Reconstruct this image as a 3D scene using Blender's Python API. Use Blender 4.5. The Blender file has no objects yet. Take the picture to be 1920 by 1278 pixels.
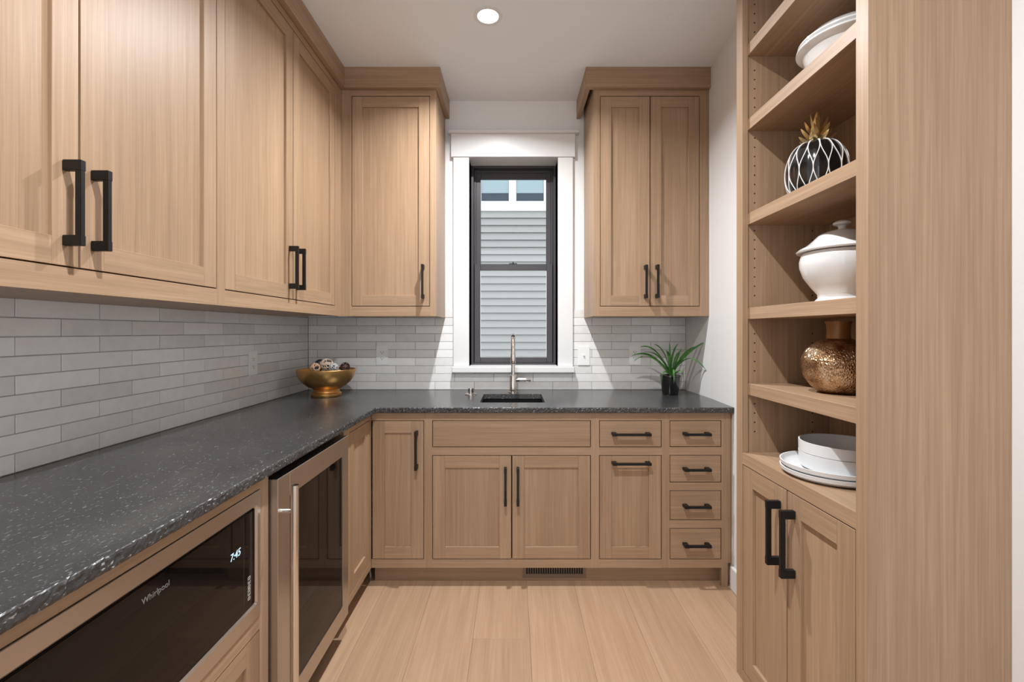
import bpy, bmesh, math, random
from mathutils import Vector, Matrix
from mathutils.geometry import tessellate_polygon
random.seed(7)
PI = math.pi
C = bpy.context.scene.collection
sc = bpy.context.scene

# ------------------------------------------------------------------ camera, world, exposure
cam = bpy.data.cameras.new('camera')
camo = bpy.data.objects.new('camera', cam); C.objects.link(camo)
camo.location = (0, 0, 1.296); camo.rotation_euler = (PI/2, 0, 0)
cam.sensor_width = 36; cam.lens = 872/1920*36
cam.shift_x = -2/1920; cam.shift_y = -18/1920; cam.clip_start = .02
sc.camera = camo
sc.view_settings.view_transform = 'Standard'; sc.view_settings.look = 'None'
sc.view_settings.gamma = 1; sc.view_settings.use_curve_mapping = False
sc.view_settings.exposure = 0.32
w = bpy.data.worlds.new('sky'); sc.world = w; w.use_nodes = True
bg = w.node_tree.nodes['Background']
bg.inputs[0].default_value = (.93, .97, 1, 1); bg.inputs[1].default_value = 1.6
LAMP_W = 28.0                     # each recessed ceiling lamp
LAMPS = [(-.12, 2.23), (-.115, .74)]

# ------------------------------------------------------------------ materials
def newmat(name):
    m = bpy.data.materials.new(name); m.use_nodes = True
    nt = m.node_tree; b = nt.nodes['Principled BSDF']
    return m, nt, b
def N(nt, t, **k):
    n = nt.nodes.new(t)
    for a, v in k.items(): setattr(n, a, v)
    return n
def plain(name, col, rough=.5, metal=0, spec=.5, emit=None, es=0, coat=0):
    m, nt, b = newmat(name)
    b.inputs['Base Color'].default_value = (*col, 1); b.inputs['Roughness'].default_value = rough
    b.inputs['Metallic'].default_value = metal; b.inputs['Specular IOR Level'].default_value = spec
    b.inputs['Coat Weight'].default_value = coat
    if emit: b.inputs['Emission Color'].default_value = (*emit, 1); b.inputs['Emission Strength'].default_value = es
    return m
def ramp(nt, fac, stops):
    r = N(nt, 'ShaderNodeValToRGB'); e = r.color_ramp.elements
    while len(e) < len(stops): e.new(.5)
    for i, (p, c) in enumerate(stops): e[i].position = p; e[i].color = (*c, 1)
    nt.links.new(fac, r.inputs[0]); return r.outputs[0]
def wood(name, axis, rnd, c0, c1, c2, rough=.42, coarse=1.0, wav=0):
    m, nt, b = newmat(name); L = nt.links.new
    g = N(nt, 'ShaderNodeNewGeometry')
    pos = g.outputs['Position']
    oi = N(nt, 'ShaderNodeObjectInfo')
    if rnd:
        mu = N(nt, 'ShaderNodeMath', operation='MULTIPLY'); L(oi.outputs['Random'], mu.inputs[0]); mu.inputs[1].default_value = 37.0
        ad = N(nt, 'ShaderNodeVectorMath', operation='ADD'); L(pos, ad.inputs[0]); L(mu.outputs[0], ad.inputs[1]); pos = ad.outputs[0]
    def nz(across, along, det, dist=0):
        mp = N(nt, 'ShaderNodeVectorMath', operation='MULTIPLY'); L(pos, mp.inputs[0])
        s = [across]*3; s['xyz'.index(axis)] = along; mp.inputs[1].default_value = s
        n = N(nt, 'ShaderNodeTexNoise'); n.inputs['Scale'].default_value = 1; n.inputs['Detail'].default_value = det
        n.inputs['Distortion'].default_value = dist
        L(mp.outputs[0], n.inputs['Vector']); return n.outputs[0]
    fine = nz(330/coarse, 5/coarse, 3); mid = nz((90 if not wav else 34)/coarse, 1.4/coarse, 3, .3+wav); big = nz(6/coarse, .7/coarse, 2, wav)
    def mix(a, b_, f):
        x = N(nt, 'ShaderNodeMix'); x.inputs[0].default_value = f; L(a, x.inputs[2]); L(b_, x.inputs[3]); return x.outputs[0]
    s = mix(mix(fine, mid, .5), big, .28)
    col = ramp(nt, s, [(.34, c0), (.5, c1), (.64, c2)])
    if rnd:
        hs = N(nt, 'ShaderNodeHueSaturation'); mr = N(nt, 'ShaderNodeMapRange')
        L(oi.outputs['Random'], mr.inputs[0]); mr.inputs[3].default_value = 1-.06*rnd; mr.inputs[4].default_value = 1+.05*rnd
        L(mr.outputs[0], hs.inputs['Value']); L(col, hs.inputs['Color']); col = hs.outputs[0]
    L(col, b.inputs['Base Color']); b.inputs['Roughness'].default_value = rough
    b.inputs['Specular IOR Level'].default_value = .4
    bp = N(nt, 'ShaderNodeBump'); bp.inputs['Strength'].default_value = .12; bp.inputs['Distance'].default_value = .0008
    L(fine, bp.inputs['Height']); L(bp.outputs[0], b.inputs['Normal'])
    return m
OAK = ((.285, .182, .108), (.36, .236, .146), (.435, .295, .190))
wv, wx, wy = [wood('oak_grain_'+a, a, 0, *OAK) for a in 'zxy']
dv, dx_, dy = [wood('oak_door_'+a, a, .8, *OAK) for a in 'zxy']
WF = {'x': (wv, wx), 'y': (wv, wy)}; WD = {'x': (dv, dx_), 'y': (dv, dy)}
m_plank = wood('oak_plank', 'y', 1.4, (.335, .206, .125), (.395, .252, .158), (.45, .297, .192), .38, 1.5, 1.2)
m_paint = plain('wall_paint', (.80, .80, .80), .6)
m_ceil = plain('ceiling_paint', (.84, .86, .88), .7)
m_white = plain('white_trim_paint', (.74, .74, .74), .35)
m_black = plain('matte_black_metal', (.007, .0065, .0065), .45, spec=.35)
m_dark = plain('dark_void', (.01, .009, .008), .8)
m_frame = plain('dark_bronze_window', (.050, .045, .050), .35)
m_ceramic = plain('white_ceramic', (.78, .78, .78), .12, coat=.5)
m_stone = plain('white_stoneware', (.72, .73, .74), .3)
m_plate = plain('outlet_plastic', (.86, .86, .85), .3)
m_chrome = plain('brushed_nickel', (.72, .68, .64), .16, 1)
m_gold = plain('satin_gold', (.70, .40, .15), .36, 1)
m_goldleaf = plain('gold_ceramic', (.74, .56, .27), .3, .8)
m_glossblack = plain('gloss_black', (.008, .008, .009), .12, coat=.6)
m_mirror = plain('black_oven_glass', (.005, .004, .004), .03, spec=.22)
m_sink = plain('black_composite_sink', (.018, .018, .019), .2)
m_grille = plain('bronze_grille', (.20, .135, .095), .5)
m_display = plain('display_glow', (0, 0, 0), .5, emit=(.55, .78, 1), es=1.1)
m_print = plain('grey_print', (.16, .155, .15), .5)
m_icon = plain('pale_print', (.55, .53, .48), .5)
m_line = plain('faint_seam', (.035, .033, .033), .2)
m_lens = plain('lamp_lens', (1, 1, 1), .5, emit=(1, .985, .95), es=14)
m_soil = plain('potting_pebbles', (.45, .36, .24), .8)
m_darkball = plain('dark_charcoal_ball', (.035, .03, .032), .6)
m_rattan = plain('pale_rattan', (.50, .38, .29), .6)
m_rattan2 = plain('brown_rattan', (.09, .045, .035), .6)
m_rattan3 = plain('tan_rattan', (.42, .27, .17), .6)
m_greyball = plain('grey_wicker', (.38, .37, .36), .6)
m_neigh = plain('siding_paint', (.385, .395, .39), .6)
m_neighw = plain('house_white_trim', (.85, .87, .88), .5)
m_blind = plain('house_window_blind', (.33, .45, .50), .5)
m_hglass = plain('house_window_glass', (.02, .045, .075), .05)
m_ground = plain('ground_gravel', (.22, .21, .20), .9)

def metal_brushed(name, col, axis, rough):
    m, nt, b = newmat(name); L = nt.links.new
    g = N(nt, 'ShaderNodeNewGeometry'); mp = N(nt, 'ShaderNodeVectorMath', operation='MULTIPLY')
    s = [900]*3; s['xyz'.index(axis)] = 8; mp.inputs[1].default_value = s; L(g.outputs['Position'], mp.inputs[0])
    n = N(nt, 'ShaderNodeTexNoise'); n.inputs['Scale'].default_value = 1; n.inputs['Detail'].default_value = 2; L(mp.outputs[0], n.inputs['Vector'])
    mr = N(nt, 'ShaderNodeMapRange'); mr.inputs[3].default_value = rough*.8; mr.inputs[4].default_value = rough*1.25
    L(n.outputs[0], mr.inputs[0]); L(mr.outputs[0], b.inputs['Roughness'])
    b.inputs['Base Color'].default_value = (*col, 1); b.inputs['Metallic'].default_value = 1
    return m
m_steel = metal_brushed('stainless_vertical', (.55, .525, .50), 'z', .3)
m_steelh = metal_brushed('stainless_horizontal', (.58, .535, .495), 'y', .3)

def tile_mat():
    m, nt, b = newmat('glazed_tile'); L = nt.links.new
    g = N(nt, 'ShaderNodeNewGeometry'); oi = N(nt, 'ShaderNodeObjectInfo')
    n = N(nt, 'ShaderNodeTexNoise'); n.inputs['Scale'].default_value = 26; n.inputs['Detail'].default_value = 3
    mu = N(nt, 'ShaderNodeMath', operation='MULTIPLY'); mu.inputs[1].default_value = 11; L(oi.outputs['Random'], mu.inputs[0])
    ad = N(nt, 'ShaderNodeVectorMath', operation='ADD'); L(g.outputs['Position'], ad.inputs[0]); L(mu.outputs[0], ad.inputs[1]); L(ad.outputs[0], n.inputs['Vector'])
    mx = N(nt, 'ShaderNodeMix'); mx.inputs[0].default_value = .55; L(n.outputs[0], mx.inputs[2]); L(oi.outputs['Random'], mx.inputs[3])
    col = ramp(nt, mx.outputs[0], [(.15, (.67, .66, .645)), (.5, (.77, .762, .75)), (.8, (.84, .835, .825))])
    L(col, b.inputs['Base Color']); b.inputs['Roughness'].default_value = .2
    n2 = N(nt, 'ShaderNodeTexNoise'); n2.inputs['Scale'].default_value = 30; n2.inputs['Detail'].default_value = 2; L(ad.outputs[0], n2.inputs['Vector'])
    bp = N(nt, 'ShaderNodeBump'); bp.inputs['Strength'].default_value = .35; bp.inputs['Distance'].default_value = .002
    L(n2.outputs[0], bp.inputs['Height']); L(bp.outputs[0], b.inputs['Normal'])
    return m
m_tile = tile_mat()
m_grout = plain('grout', (.40, .39, .38), .8)

def granite():
    m, nt, b = newmat('leathered_black_granite'); L = nt.links.new
    g = N(nt, 'ShaderNodeNewGeometry')
    def nz(sc_, rot, det, scale=1, dist=0):
        mp = N(nt, 'ShaderNodeMapping'); mp.inputs['Rotation'].default_value = (0, 0, rot); mp.inputs['Scale'].default_value = sc_
        L(g.outputs['Position'], mp.inputs['Vector'])
        n = N(nt, 'ShaderNodeTexNoise'); n.inputs['Scale'].default_value = scale; n.inputs['Detail'].default_value = det; n.inputs['Distortion'].default_value = dist
        L(mp.outputs[0], n.inputs['Vector']); return n.outputs[0]
    cloud = nz((5, 2.2, 5), .5, 5, 1)
    base = ramp(nt, cloud, [(.3, (.024, .024, .025)), (.52, (.036, .036, .037)), (.72, (.056, .055, .053))])
    speck = nz((190, 75, 190), .6, 2, 1)
    sp = ramp(nt, speck, [(.63, (0, 0, 0)), (.74, (1, 1, 1))])
    vein = nz((70, 11, 70), .62, 4, 1, .8)
    ve = ramp(nt, vein, [(.66, (0, 0, 0)), (.76, (.8, .8, .8))])
    dots = nz((170, 170, 170), 0, 1, 1)
    dt = ramp(nt, dots, [(.68, (0, 0, 0)), (.78, (1, 1, 1))])
    ad = N(nt, 'ShaderNodeMix', data_type='RGBA', blend_type='ADD'); ad.inputs[0].default_value = .55; L(sp, ad.inputs[6]); L(ve, ad.inputs[7])
    ad2 = N(nt, 'ShaderNodeMix', data_type='RGBA', blend_type='ADD'); ad2.inputs[0].default_value = .8; L(ad.outputs[2], ad2.inputs[6]); L(dt, ad2.inputs[7])
    # broken side faces carry more pale crystal
    sx = N(nt, 'ShaderNodeSeparateXYZ'); L(g.outputs['True Normal'], sx.inputs[0])
    up = N(nt, 'ShaderNodeMath', operation='ABSOLUTE'); L(sx.outputs[2], up.inputs[0])
    mr = N(nt, 'ShaderNodeMapRange'); L(up.outputs[0], mr.inputs[0]); mr.inputs[3].default_value = .9; mr.inputs[4].default_value = .34
    mu = N(nt, 'ShaderNodeVectorMath', operation='SCALE'); L(ad2.outputs[2], mu.inputs[0]); L(mr.outputs[0], mu.inputs['Scale'])
    fin = N(nt, 'ShaderNodeMix', data_type='RGBA'); L(mu.outputs[0], fin.inputs[0]); L(base, fin.inputs[6]); fin.inputs[7].default_value = (.42, .43, .44, 1)
    L(fin.outputs[2], b.inputs['Base Color'])
    rr = N(nt, 'ShaderNodeMapRange'); L(up.outputs[0], rr.inputs[0]); rr.inputs[3].default_value = .6; rr.inputs[4].default_value = .23
    L(rr.outputs[0], b.inputs['Roughness']); b.inputs['Specular IOR Level'].default_value = .55
    bp = N(nt, 'ShaderNodeBump'); bp.inputs['Strength'].default_value = .3; bp.inputs['Distance'].default_value = .0012
    bn = nz((90, 60, 90), .5, 5, 1); L(bn, bp.inputs['Height']); L(bp.outputs[0], b.inputs['Normal'])
    return m
m_granite = granite()

def glass_mat(name, tint):
    m, nt, b = newmat(name); L = nt.links.new
    out = nt.nodes['Material Output']
    tr = N(nt, 'ShaderNodeBsdfTransparent'); tr.inputs[0].default_value = (*tint, 1)
    gl = N(nt, 'ShaderNodeBsdfGlossy'); gl.inputs['Roughness'].default_value = 0
    fr = N(nt, 'ShaderNodeFresnel'); fr.inputs[0].default_value = 1.5
    mx = N(nt, 'ShaderNodeMixShader'); L(fr.outputs[0], mx.inputs[0]); L(tr.outputs[0], mx.inputs[1]); L(gl.outputs[0], mx.inputs[2])
    L(mx.outputs[0], out.inputs[0]); return m
m_glass = glass_mat('window_glass', (.95, .955, .955))

def vase_mat():
    m, nt, b = newmat('crackled_bronze_glass'); L = nt.links.new
    g = N(nt, 'ShaderNodeNewGeometry')
    mp = N(nt, 'ShaderNodeVectorMath', operation='MULTIPLY'); mp.inputs[1].default_value = (1, 1, .6); L(g.outputs['Position'], mp.inputs[0])
    v = N(nt, 'ShaderNodeTexVoronoi'); v.feature = 'DISTANCE_TO_EDGE'; v.inputs['Scale'].default_value = 190; L(mp.outputs[0], v.inputs['Vector'])
    n = N(nt, 'ShaderNodeTexNoise'); n.inputs['Scale'].default_value = 22; L(g.outputs['Position'], n.inputs['Vector'])
    col = ramp(nt, n.outputs[0], [(.35, (.22, .11, .05)), (.5, (.46, .28, .15)), (.68, (.72, .56, .40))])
    L(col, b.inputs['Base Color']); b.inputs['Metallic'].default_value = .85; b.inputs['Roughness'].default_value = .22
    bp = N(nt, 'ShaderNodeBump'); bp.inputs['Strength'].default_value = .9; bp.inputs['Distance'].default_value = .004
    L(v.outputs['Distance'], bp.inputs['Height']); L(bp.outputs[0], b.inputs['Normal'])
    return m
m_vase = vase_mat()
m_neck = plain('amber_wrapped_neck', (.30, .135, .045), .4, .3)

def leaf_mat():
    m, nt, b = newmat('leaf_green'); L = nt.links.new
    g = N(nt, 'ShaderNodeNewGeometry'); n = N(nt, 'ShaderNodeTexNoise'); n.inputs['Scale'].default_value = 30; L(g.outputs['Position'], n.inputs['Vector'])
    L(ramp(nt, n.outputs[0], [(.3, (.022, .075, .014)), (.55, (.05, .17, .03)), (.75, (.12, .30, .06))]), b.inputs['Base Color'])
    b.inputs['Roughness'].default_value = .32
    return m
m_leaf = leaf_mat()

# ------------------------------------------------------------------ mesh helpers
def box(bm, x0, x1, y0, y1, z0, z1, mi=0):
    if x0 > x1: x0, x1 = x1, x0
    if y0 > y1: y0, y1 = y1, y0
    if z0 > z1: z0, z1 = z1, z0
    v = [bm.verts.new(p) for p in ((x0,y0,z0),(x1,y0,z0),(x1,y1,z0),(x0,y1,z0),(x0,y0,z1),(x1,y0,z1),(x1,y1,z1),(x0,y1,z1))]
    for f in ((0,3,2,1),(4,5,6,7),(0,1,5,4),(1,2,6,5),(2,3,7,6),(3,0,4,7)):
        bm.faces.new([v[i] for i in f]).material_index = mi
def wpos(o):
    p = Vector((0, 0, 0))
    while o: p += o.location; o = o.parent
    return p
def obj(name, bm, mats, parent=None, bevel=0, smooth=False, seg=2):
    if bevel:
        bmesh.ops.bevel(bm, geom=bm.edges[:], offset=bevel, segments=seg, affect='EDGES', clamp_overlap=True)
    if parent is not None:
        bm.transform(Matrix.Translation(-wpos(parent)))
    me = bpy.data.meshes.new(name); bm.to_mesh(me); bm.free()
    for m in (mats if isinstance(mats, (list, tuple)) else [mats]): me.materials.append(m)
    if smooth:
        for p in me.polygons: p.use_smooth = True
        me.set_sharp_from_angle(angle=math.radians(40))
    o = bpy.data.objects.new(name, me); C.objects.link(o)
    if parent is not None: o.parent = parent
    return o
def tag(o, label=None, cat=None, group=None, kind=None):
    if label: o['label'] = label
    if cat: o['category'] = cat
    if group: o['group'] = group
    if kind: o['kind'] = kind
    return o
def thing(name, label, cat, loc, group=None):
    o = bpy.data.objects.new(name, None); C.objects.link(o); o.location = loc; o.empty_display_size = .05
    return tag(o, label, cat, group)
def rebase(o, loc):
    """put the origin of a single-mesh thing at its base"""
    o.data.transform(Matrix.Translation(-Vector(loc))); o.location = loc; return o
def struct(name, bm, m, parent=None, **k):
    o = obj(name, bm, m, parent, **k)
    if parent is None: o['kind'] = 'structure'
    return o
def B(): return bmesh.new()
def lathe(bm, prof, cx, cy, seg=48, mi=0, fl=None, sx=1):
    rings = []
    for r, z in prof:
        if r < 1e-5: rings.append([bm.verts.new((cx, cy, z))]); continue
        ring = []
        for i in range(seg):
            a = 2*PI*i/seg; rr = r*(1+(fl(a, z) if fl else 0))
            ring.append(bm.verts.new((cx+rr*math.cos(a), cy+rr*sx*math.sin(a), z)))
        rings.append(ring)
    for a, b in zip(rings, rings[1:]):
        for i in range(seg):
            j = (i+1) % seg
            if len(a) == 1 and len(b) == 1: continue
            if len(a) == 1: f = bm.faces.new((a[0], b[j], b[i]))
            elif len(b) == 1: f = bm.faces.new((a[i], a[j], b[0]))
            else: f = bm.faces.new((a[i], a[j], b[j], b[i]))
            f.material_index = mi
    bmesh.ops.recalc_face_normals(bm, faces=bm.faces[:])
def tube(bm, pts, r, seg=10, mi=0, closed=False, caps=True):
    pts = [Vector(p) for p in pts]; n = len(pts); rings = []
    up = None
    for i, p in enumerate(pts):
        if closed: t = pts[(i+1) % n]-pts[i-1]
        else: t = pts[min(i+1, n-1)]-pts[max(i-1, 0)]
        t.normalize()
        if up is None: up = Vector((0,0,1)) if abs(t.z) < .9 else Vector((1,0,0))
        a = t.cross(up); a.normalize(); b = a.cross(t); up = b
        rr = r[i] if isinstance(r, (list, tuple)) else r
        rings.append([bm.verts.new(p+(a*math.cos(2*PI*k/seg)+b*math.sin(2*PI*k/seg))*rr) for k in range(seg)])
    rng = range(n) if closed else range(n-1)
    for i in rng:
        A, Bq = rings[i], rings[(i+1) % n]
        for k in range(seg):
            bm.faces.new((A[k], A[(k+1) % seg], Bq[(k+1) % seg], Bq[k])).material_index = mi
    if caps and not closed:
        bm.faces.new(rings[0][::-1]).material_index = mi; bm.faces.new(rings[-1]).material_index = mi
    bmesh.ops.recalc_face_normals(bm, faces=bm.faces[:])
def arc(c, r, a0, a1, n, plane='yz'):
    out = []
    for i in range(n+1):
        a = a0+(a1-a0)*i/n
        if plane == 'yz': out.append((c[0], c[1]+r*math.cos(a), c[2]+r*math.sin(a)))
    return out
def text_mesh(name, s, size, mat, parent, M, shear=0, extrude=.0004, bold=0):
    cu = bpy.data.curves.new(name, 'FONT'); cu.body = s; cu.size = size; cu.extrude = extrude; cu.shear = shear
    cu.align_x = 'CENTER'; cu.align_y = 'CENTER'; cu.resolution_u = 3; cu.offset = bold
    t = bpy.data.objects.new(name+'_tmp', cu); C.objects.link(t)
    dg = bpy.context.evaluated_depsgraph_get(); me = bpy.data.meshes.new_from_object(t.evaluated_get(dg))
    bpy.data.objects.remove(t); me.name = name
    me.transform(M); me.transform(Matrix.Translation(-wpos(parent)))
    me.materials.clear(); me.materials.append(mat)
    o = bpy.data.objects.new(name, me); C.objects.link(o); o.parent = parent; return o

# face frames: u along the face, v up, d outward from the face
class Face:
    def __init__(s, kind, pos): s.k, s.p = kind, pos; s.ax = 'x' if kind == 'back' else 'y'
    def pt(s, u, v, d=0):
        return (u, s.p-d, v) if s.k == 'back' else ((s.p+d, u, v) if s.k == 'left' else (s.p-d, u, v))
    def box(s, bm, u0, u1, v0, v1, d0, d1, mi=0):
        a, b = s.pt(u0, v0, d0), s.pt(u1, v1, d1)
        box(bm, a[0], b[0], a[1], b[1], a[2], b[2], mi)
BASE = Face('back', 2.363); UPB = Face('back', 2.686)
LBASE = Face('left', -.72); LUP = Face('left', -.992); PAN = Face('right', .79)
GAP = .0036; TH = .019; ST = .061

def handle(fr, u, v, ln, vert, parent):
    bm = B(); h = ln/2; wd = .0058
    def bb(a0, a1, w, d0, d1):
        if vert: fr.box(bm, u-w, u+w, v+a0, v+a1, d0, d1)
        else: fr.box(bm, u+a0, u+a1, v-w, v+w, d0, d1)
    bb(-h, -h+.023, wd+.001, 0, .0405); bb(h-.023, h, wd+.001, 0, .0405); bb(-h+.02, h-.02, wd, .027, .040)
    return obj('handle', bm, m_black, parent, bevel=.0009)
def door(cab, fr, u0, u1, v0, v1, hu=None, hv=None, hl=.19, hvert=True, name='door', st=ST, label=None):
    a = fr.ax; bm = B(); g = GAP
    u0 += g; u1 -= g; v0 += g; v1 -= g
    for s in ((u0, u0+st), (u1-st, u1)): fr.box(bm, s[0], s[1], v0, v1, -TH-.001, -.0008, 0)
    for s in ((v0, v0+st), (v1-st, v1)): fr.box(bm, u0+st+.0002, u1-st-.0002, s[0], s[1], -TH-.001, -.0009, 1)
    d = obj(name, bm, list(WD[a]), cab, bevel=.0007, seg=1)
    bm = B(); fr.box(bm, u0+st-.001, u1-st+.001, v0+st-.001, v1-st+.001, -.017, -.0105, 0)
    obj('panel', bm, dv, d)
    if hu is not None: handle(fr, hu, hv, hl, hvert, d)
    return d
def drawer(cab, fr, u0, u1, v0, v1, hl=None, name='drawer'):
    bm = B(); g = GAP; fr.box(bm, u0+g, u1-g, v0+g, v1-g, -TH-.001, -.0008, 0)
    d = obj(name, bm, WD[fr.ax][1], cab, bevel=.0007, seg=1)
    if hl: handle(fr, (u0+u1)/2, (v0+v1)/2+.002, hl, False, d)
    return d
def face_frame(cab, fr, stiles, rails):
    bm = B()
    for u0, u1, v0, v1 in stiles: fr.box(bm, u0, u1, v0, v1, -TH, 0, 0)
    for u0, u1, v0, v1 in rails: fr.box(bm, u0, u1, v0, v1, -TH, -.0001, 1)
    return obj('face_frame', bm, list(WF[fr.ax]), cab)

# ------------------------------------------------------------------ the setting
XL, XR, YB, ZC = -1.351, 1.132, 3.056, 2.808
Y0 = -2.2
bm = B(); box(bm, XL-.12, XL, Y0, YB+.2, -.05, ZC+.1); wall_left = struct('wall_left', bm, m_paint)
bm = B(); XN = 1.1100       # the right wall leans out a little past the base cabinets
ol = [(XN, Y0), (XN, 2.345), (XR, 2.66), (XR, YB+.2), (XR+.12, YB+.2), (XR+.12, Y0)]
lo_v = [bm.verts.new((x, y, -.05)) for x, y in ol]; hi_v = [bm.verts.new((x, y, ZC+.1)) for x, y in ol]
for i in range(6): j = (i+1) % 6; bm.faces.new((lo_v[i], lo_v[j], hi_v[j], hi_v[i]))
bm.faces.new(lo_v[::-1]); bm.faces.new(hi_v); bmesh.ops.recalc_face_normals(bm, faces=bm.faces[:]); wall_right = struct('wall_right', bm, m_paint)
WX0, WX1, WZ0, WZ1 = -.288, .2935, 1.0665, 2.43
bm = B()
box(bm, XL, WX0, YB, YB+.2, -.05, ZC+.1); box(bm, WX1, XR, YB, YB+.2, -.05, ZC+.1)
box(bm, WX0, WX1, YB, YB+.2, -.05, WZ0-.02); box(bm, WX0, WX1, YB, YB+.2, WZ1+.012, ZC+.1)
wall_back = struct('wall_back', bm, m_paint)
bm = B(); box(bm, XL, XR, Y0, YB, ZC, ZC+.1); struct('ceiling', bm, m_ceil)
# floor: subfloor with planks as pieces
bm = B(); box(bm, XL, XR, Y0, YB, -.05, -.012); floor = struct('floor', bm, m_dark)
PW = .241; X = -.17-5*PW; k = 0
ends = {0: [-.2, 2.1], 1: [.4], 2: [-.9, 1.25], 3: [-.3], 4: [.9-1.6], 5: [1.965], 6: [-.7], 7: [.1], 8: [-1.1], 9: [.3], 10: [-.4]}
while X < XR-.01:
    x0, x1 = max(X, XL+.002), min(X+PW, XR-.002)
    cuts = [Y0]+sorted(ends.get(k, []))+[YB-.002]
    for a, b in zip(cuts, cuts[1:]):
        bm = B(); box(bm, x0+.0003, x1-.0003, a+.0003, b-.0003, -.012, 0)
        obj('plank', bm, m_plank, floor, bevel=.0005, seg=1)
    X += PW; k += 1

# tiles
TZ, TP, TW = .9145, .0524, .257
cache = {}
def tile(parent, wall, u0, u1, v0, v1):
    wd, ht = u1-u0-.0026, v1-v0-.0026
    if wd < .004 or ht < .004: return
    key = (wall, round(wd, 4), round(ht, 4))
    if key not in cache:
        bm = B()
        if wall == 'left': box(bm, 0, .0062, -wd/2, wd/2, -ht/2, ht/2)
        else: box(bm, -wd/2, wd/2, -.0062, 0, -ht/2, ht/2)
        bmesh.ops.bevel(bm, geom=bm.edges[:], offset=.0009, segments=1, affect='EDGES')
        me = bpy.data.meshes.new('tile'); bm.to_mesh(me); bm.free(); me.materials.append(m_tile); cache[key] = me
    o = bpy.data.objects.new('tile', cache[key]); C.objects.link(o); o.parent = parent
    t = lambda s: random.uniform(-s, s)
    c = ((u0+u1)/2, (v0+v1)/2)
    if wall == 'left': o.location = (XL+.003, c[0], c[1]); o.rotation_euler = (0, t(.008), t(.003))
    else: o.location = (c[0], YB-.003, c[1]); o.rotation_euler = (t(.008), 0, t(.003))
bm = B(); box(bm, XL+.0002, XL+.006, .45, YB-.009, TZ, TZ+9*TP); obj('grout', bm, m_grout, wall_left)
bm = B()
box(bm, XL+.006, -.391, YB-.006, YB-.0002, TZ, TZ+10*TP); box(bm, .392, XR-.001, YB-.006, YB-.0002, TZ, TZ+10*TP)
box(bm, -.391, .392, YB-.006, YB-.0002, TZ, 1.028)
obj('grout', bm, m_grout, wall_back)
for r in range(9):
    y = 1.2536-(.1285 if r % 2 else 0)-4*TW
    while y < 3.04:
        a, b = max(y, .45), min(y+TW, YB-.010)
        if b-a > .01: tile(wall_left, 'left', a, b, TZ+r*TP, TZ+(r+1)*TP)
        y += TW
for r in range(10):
    x = -1.0255+(.1285 if r % 2 else 0)-2*TW; z0, z1 = TZ+r*TP, TZ+(r+1)*TP
    while x < XR-.01:
        a, b = max(x, XL+.010), min(x+TW, XR-.001)
        if b-a > .004:
            if r < 2: tile(wall_back, 'back', a, b, z0, z1)
            else:
                if a < -.390: tile(wall_back, 'back', a, min(b, -.390), z0, z1)
                if b > .391: tile(wall_back, 'back', max(a, .391), b, z0, z1)
                if r == 2 and b > -.39 and a < .391: tile(wall_back, 'back', max(a, -.390), min(b, .391), z0, 1.0285)
        x += TW

# baseboard and door casing at the right
bm = B(); box(bm, XN-.0165, XN-.0005, 1.66, 2.345, .0005, .115); struct('baseboard_right', bm, m_white, bevel=.003)

# window
win = thing('window_1', None, None, (0, YB, WZ0)); win['kind'] = 'structure'
def wpart(name, boxes, m, parent=None, bevel=.0015):
    bm = B()
    for b in boxes: box(bm, *b)
    return obj(name, bm, m, parent or win, bevel=bevel, seg=1)
YT = 3.047
for x0, x1 in ((-.389, WX0+.001), (WX1-.001, .390)):
    wpart('casing_board', [(x0, x1, YT-.019, YB-.0005, 1.0680, 2.4300)], m_white)
wpart('head_board', [(-.404, .404, YT-.026, YB-.0005, 2.4305, 2.5800)], m_white)
wpart('head_cap', [(-.421, .4255, YT-.046, YB-.0005, 2.5802, 2.598)], m_white)
wpart('sill', [(-.396, .397, YT-.050, 3.10, 1.030, 1.0675)], m_white, bevel=.003)
wpart('jamb', [(WX0-.012, WX0, YT-.012, 3.25, 1.0678, 2.43), (WX1, WX1+.012, YT-.012, 3.25, 1.0678, 2.43), (WX0-.012, WX1+.012, YT-.012, 3.25, 2.43, 2.442), (WX0, WX1, 3.10, 3.25, 1.0675-.02, 1.0675)], m_white, bevel=0)
def rect_frame(x0, x1, z0, z1, t, y0, y1, tb=None, tt=None):
    tb = tb or t; tt = tt or t
    return [(x0, x0+t, y0, y1, z0, z1), (x1-t, x1, y0, y1, z0, z1), (x0+t, x1-t, y0, y1, z0, z0+tb), (x0+t, x1-t, y0, y1, z1-tt, z1)]
wpart('outer_frame', rect_frame(-.2875, .293, 1.068, 2.4295, .0175, 3.186, 3.25, .012, .014), m_frame)
wpart('outer_frame_track', rect_frame(-.270, .2755, 1.080, 2.4155, .013, 3.232, 3.262, .006, .02), m_frame)
us = wpart('upper_sash', rect_frame(-.257, .2625, 1.722, 2.396, .032, 3.236, 3.258, .036, .042), m_frame)
wpart('glass_pane', [(-.226, .2315, 3.246, 3.250, 1.752, 2.357)], m_glass, us, 0)
ls = wpart('lower_sash', rect_frame(-.266, .2715, 1.0805, 1.7600, .0405, 3.202, 3.228, .0375, .043), m_frame)
wpart('glass_pane', [(-.227, .2325, 3.213, 3.217, 1.1165, 1.719)], m_glass, ls, 0)
wpart('glazing_bead', rect_frame(-.2262, .2317, 1.1172, 1.7178, .003, 3.209, 3.2125), m_neighw, ls, 0)
bm = B(); tube(bm, arc((.0, 3.206, 1.7615), .013, 0, PI, 8), .0035, 8)
box(bm, -.028, .028, 3.206, 3.218, 1.7602, 1.7655)
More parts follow.
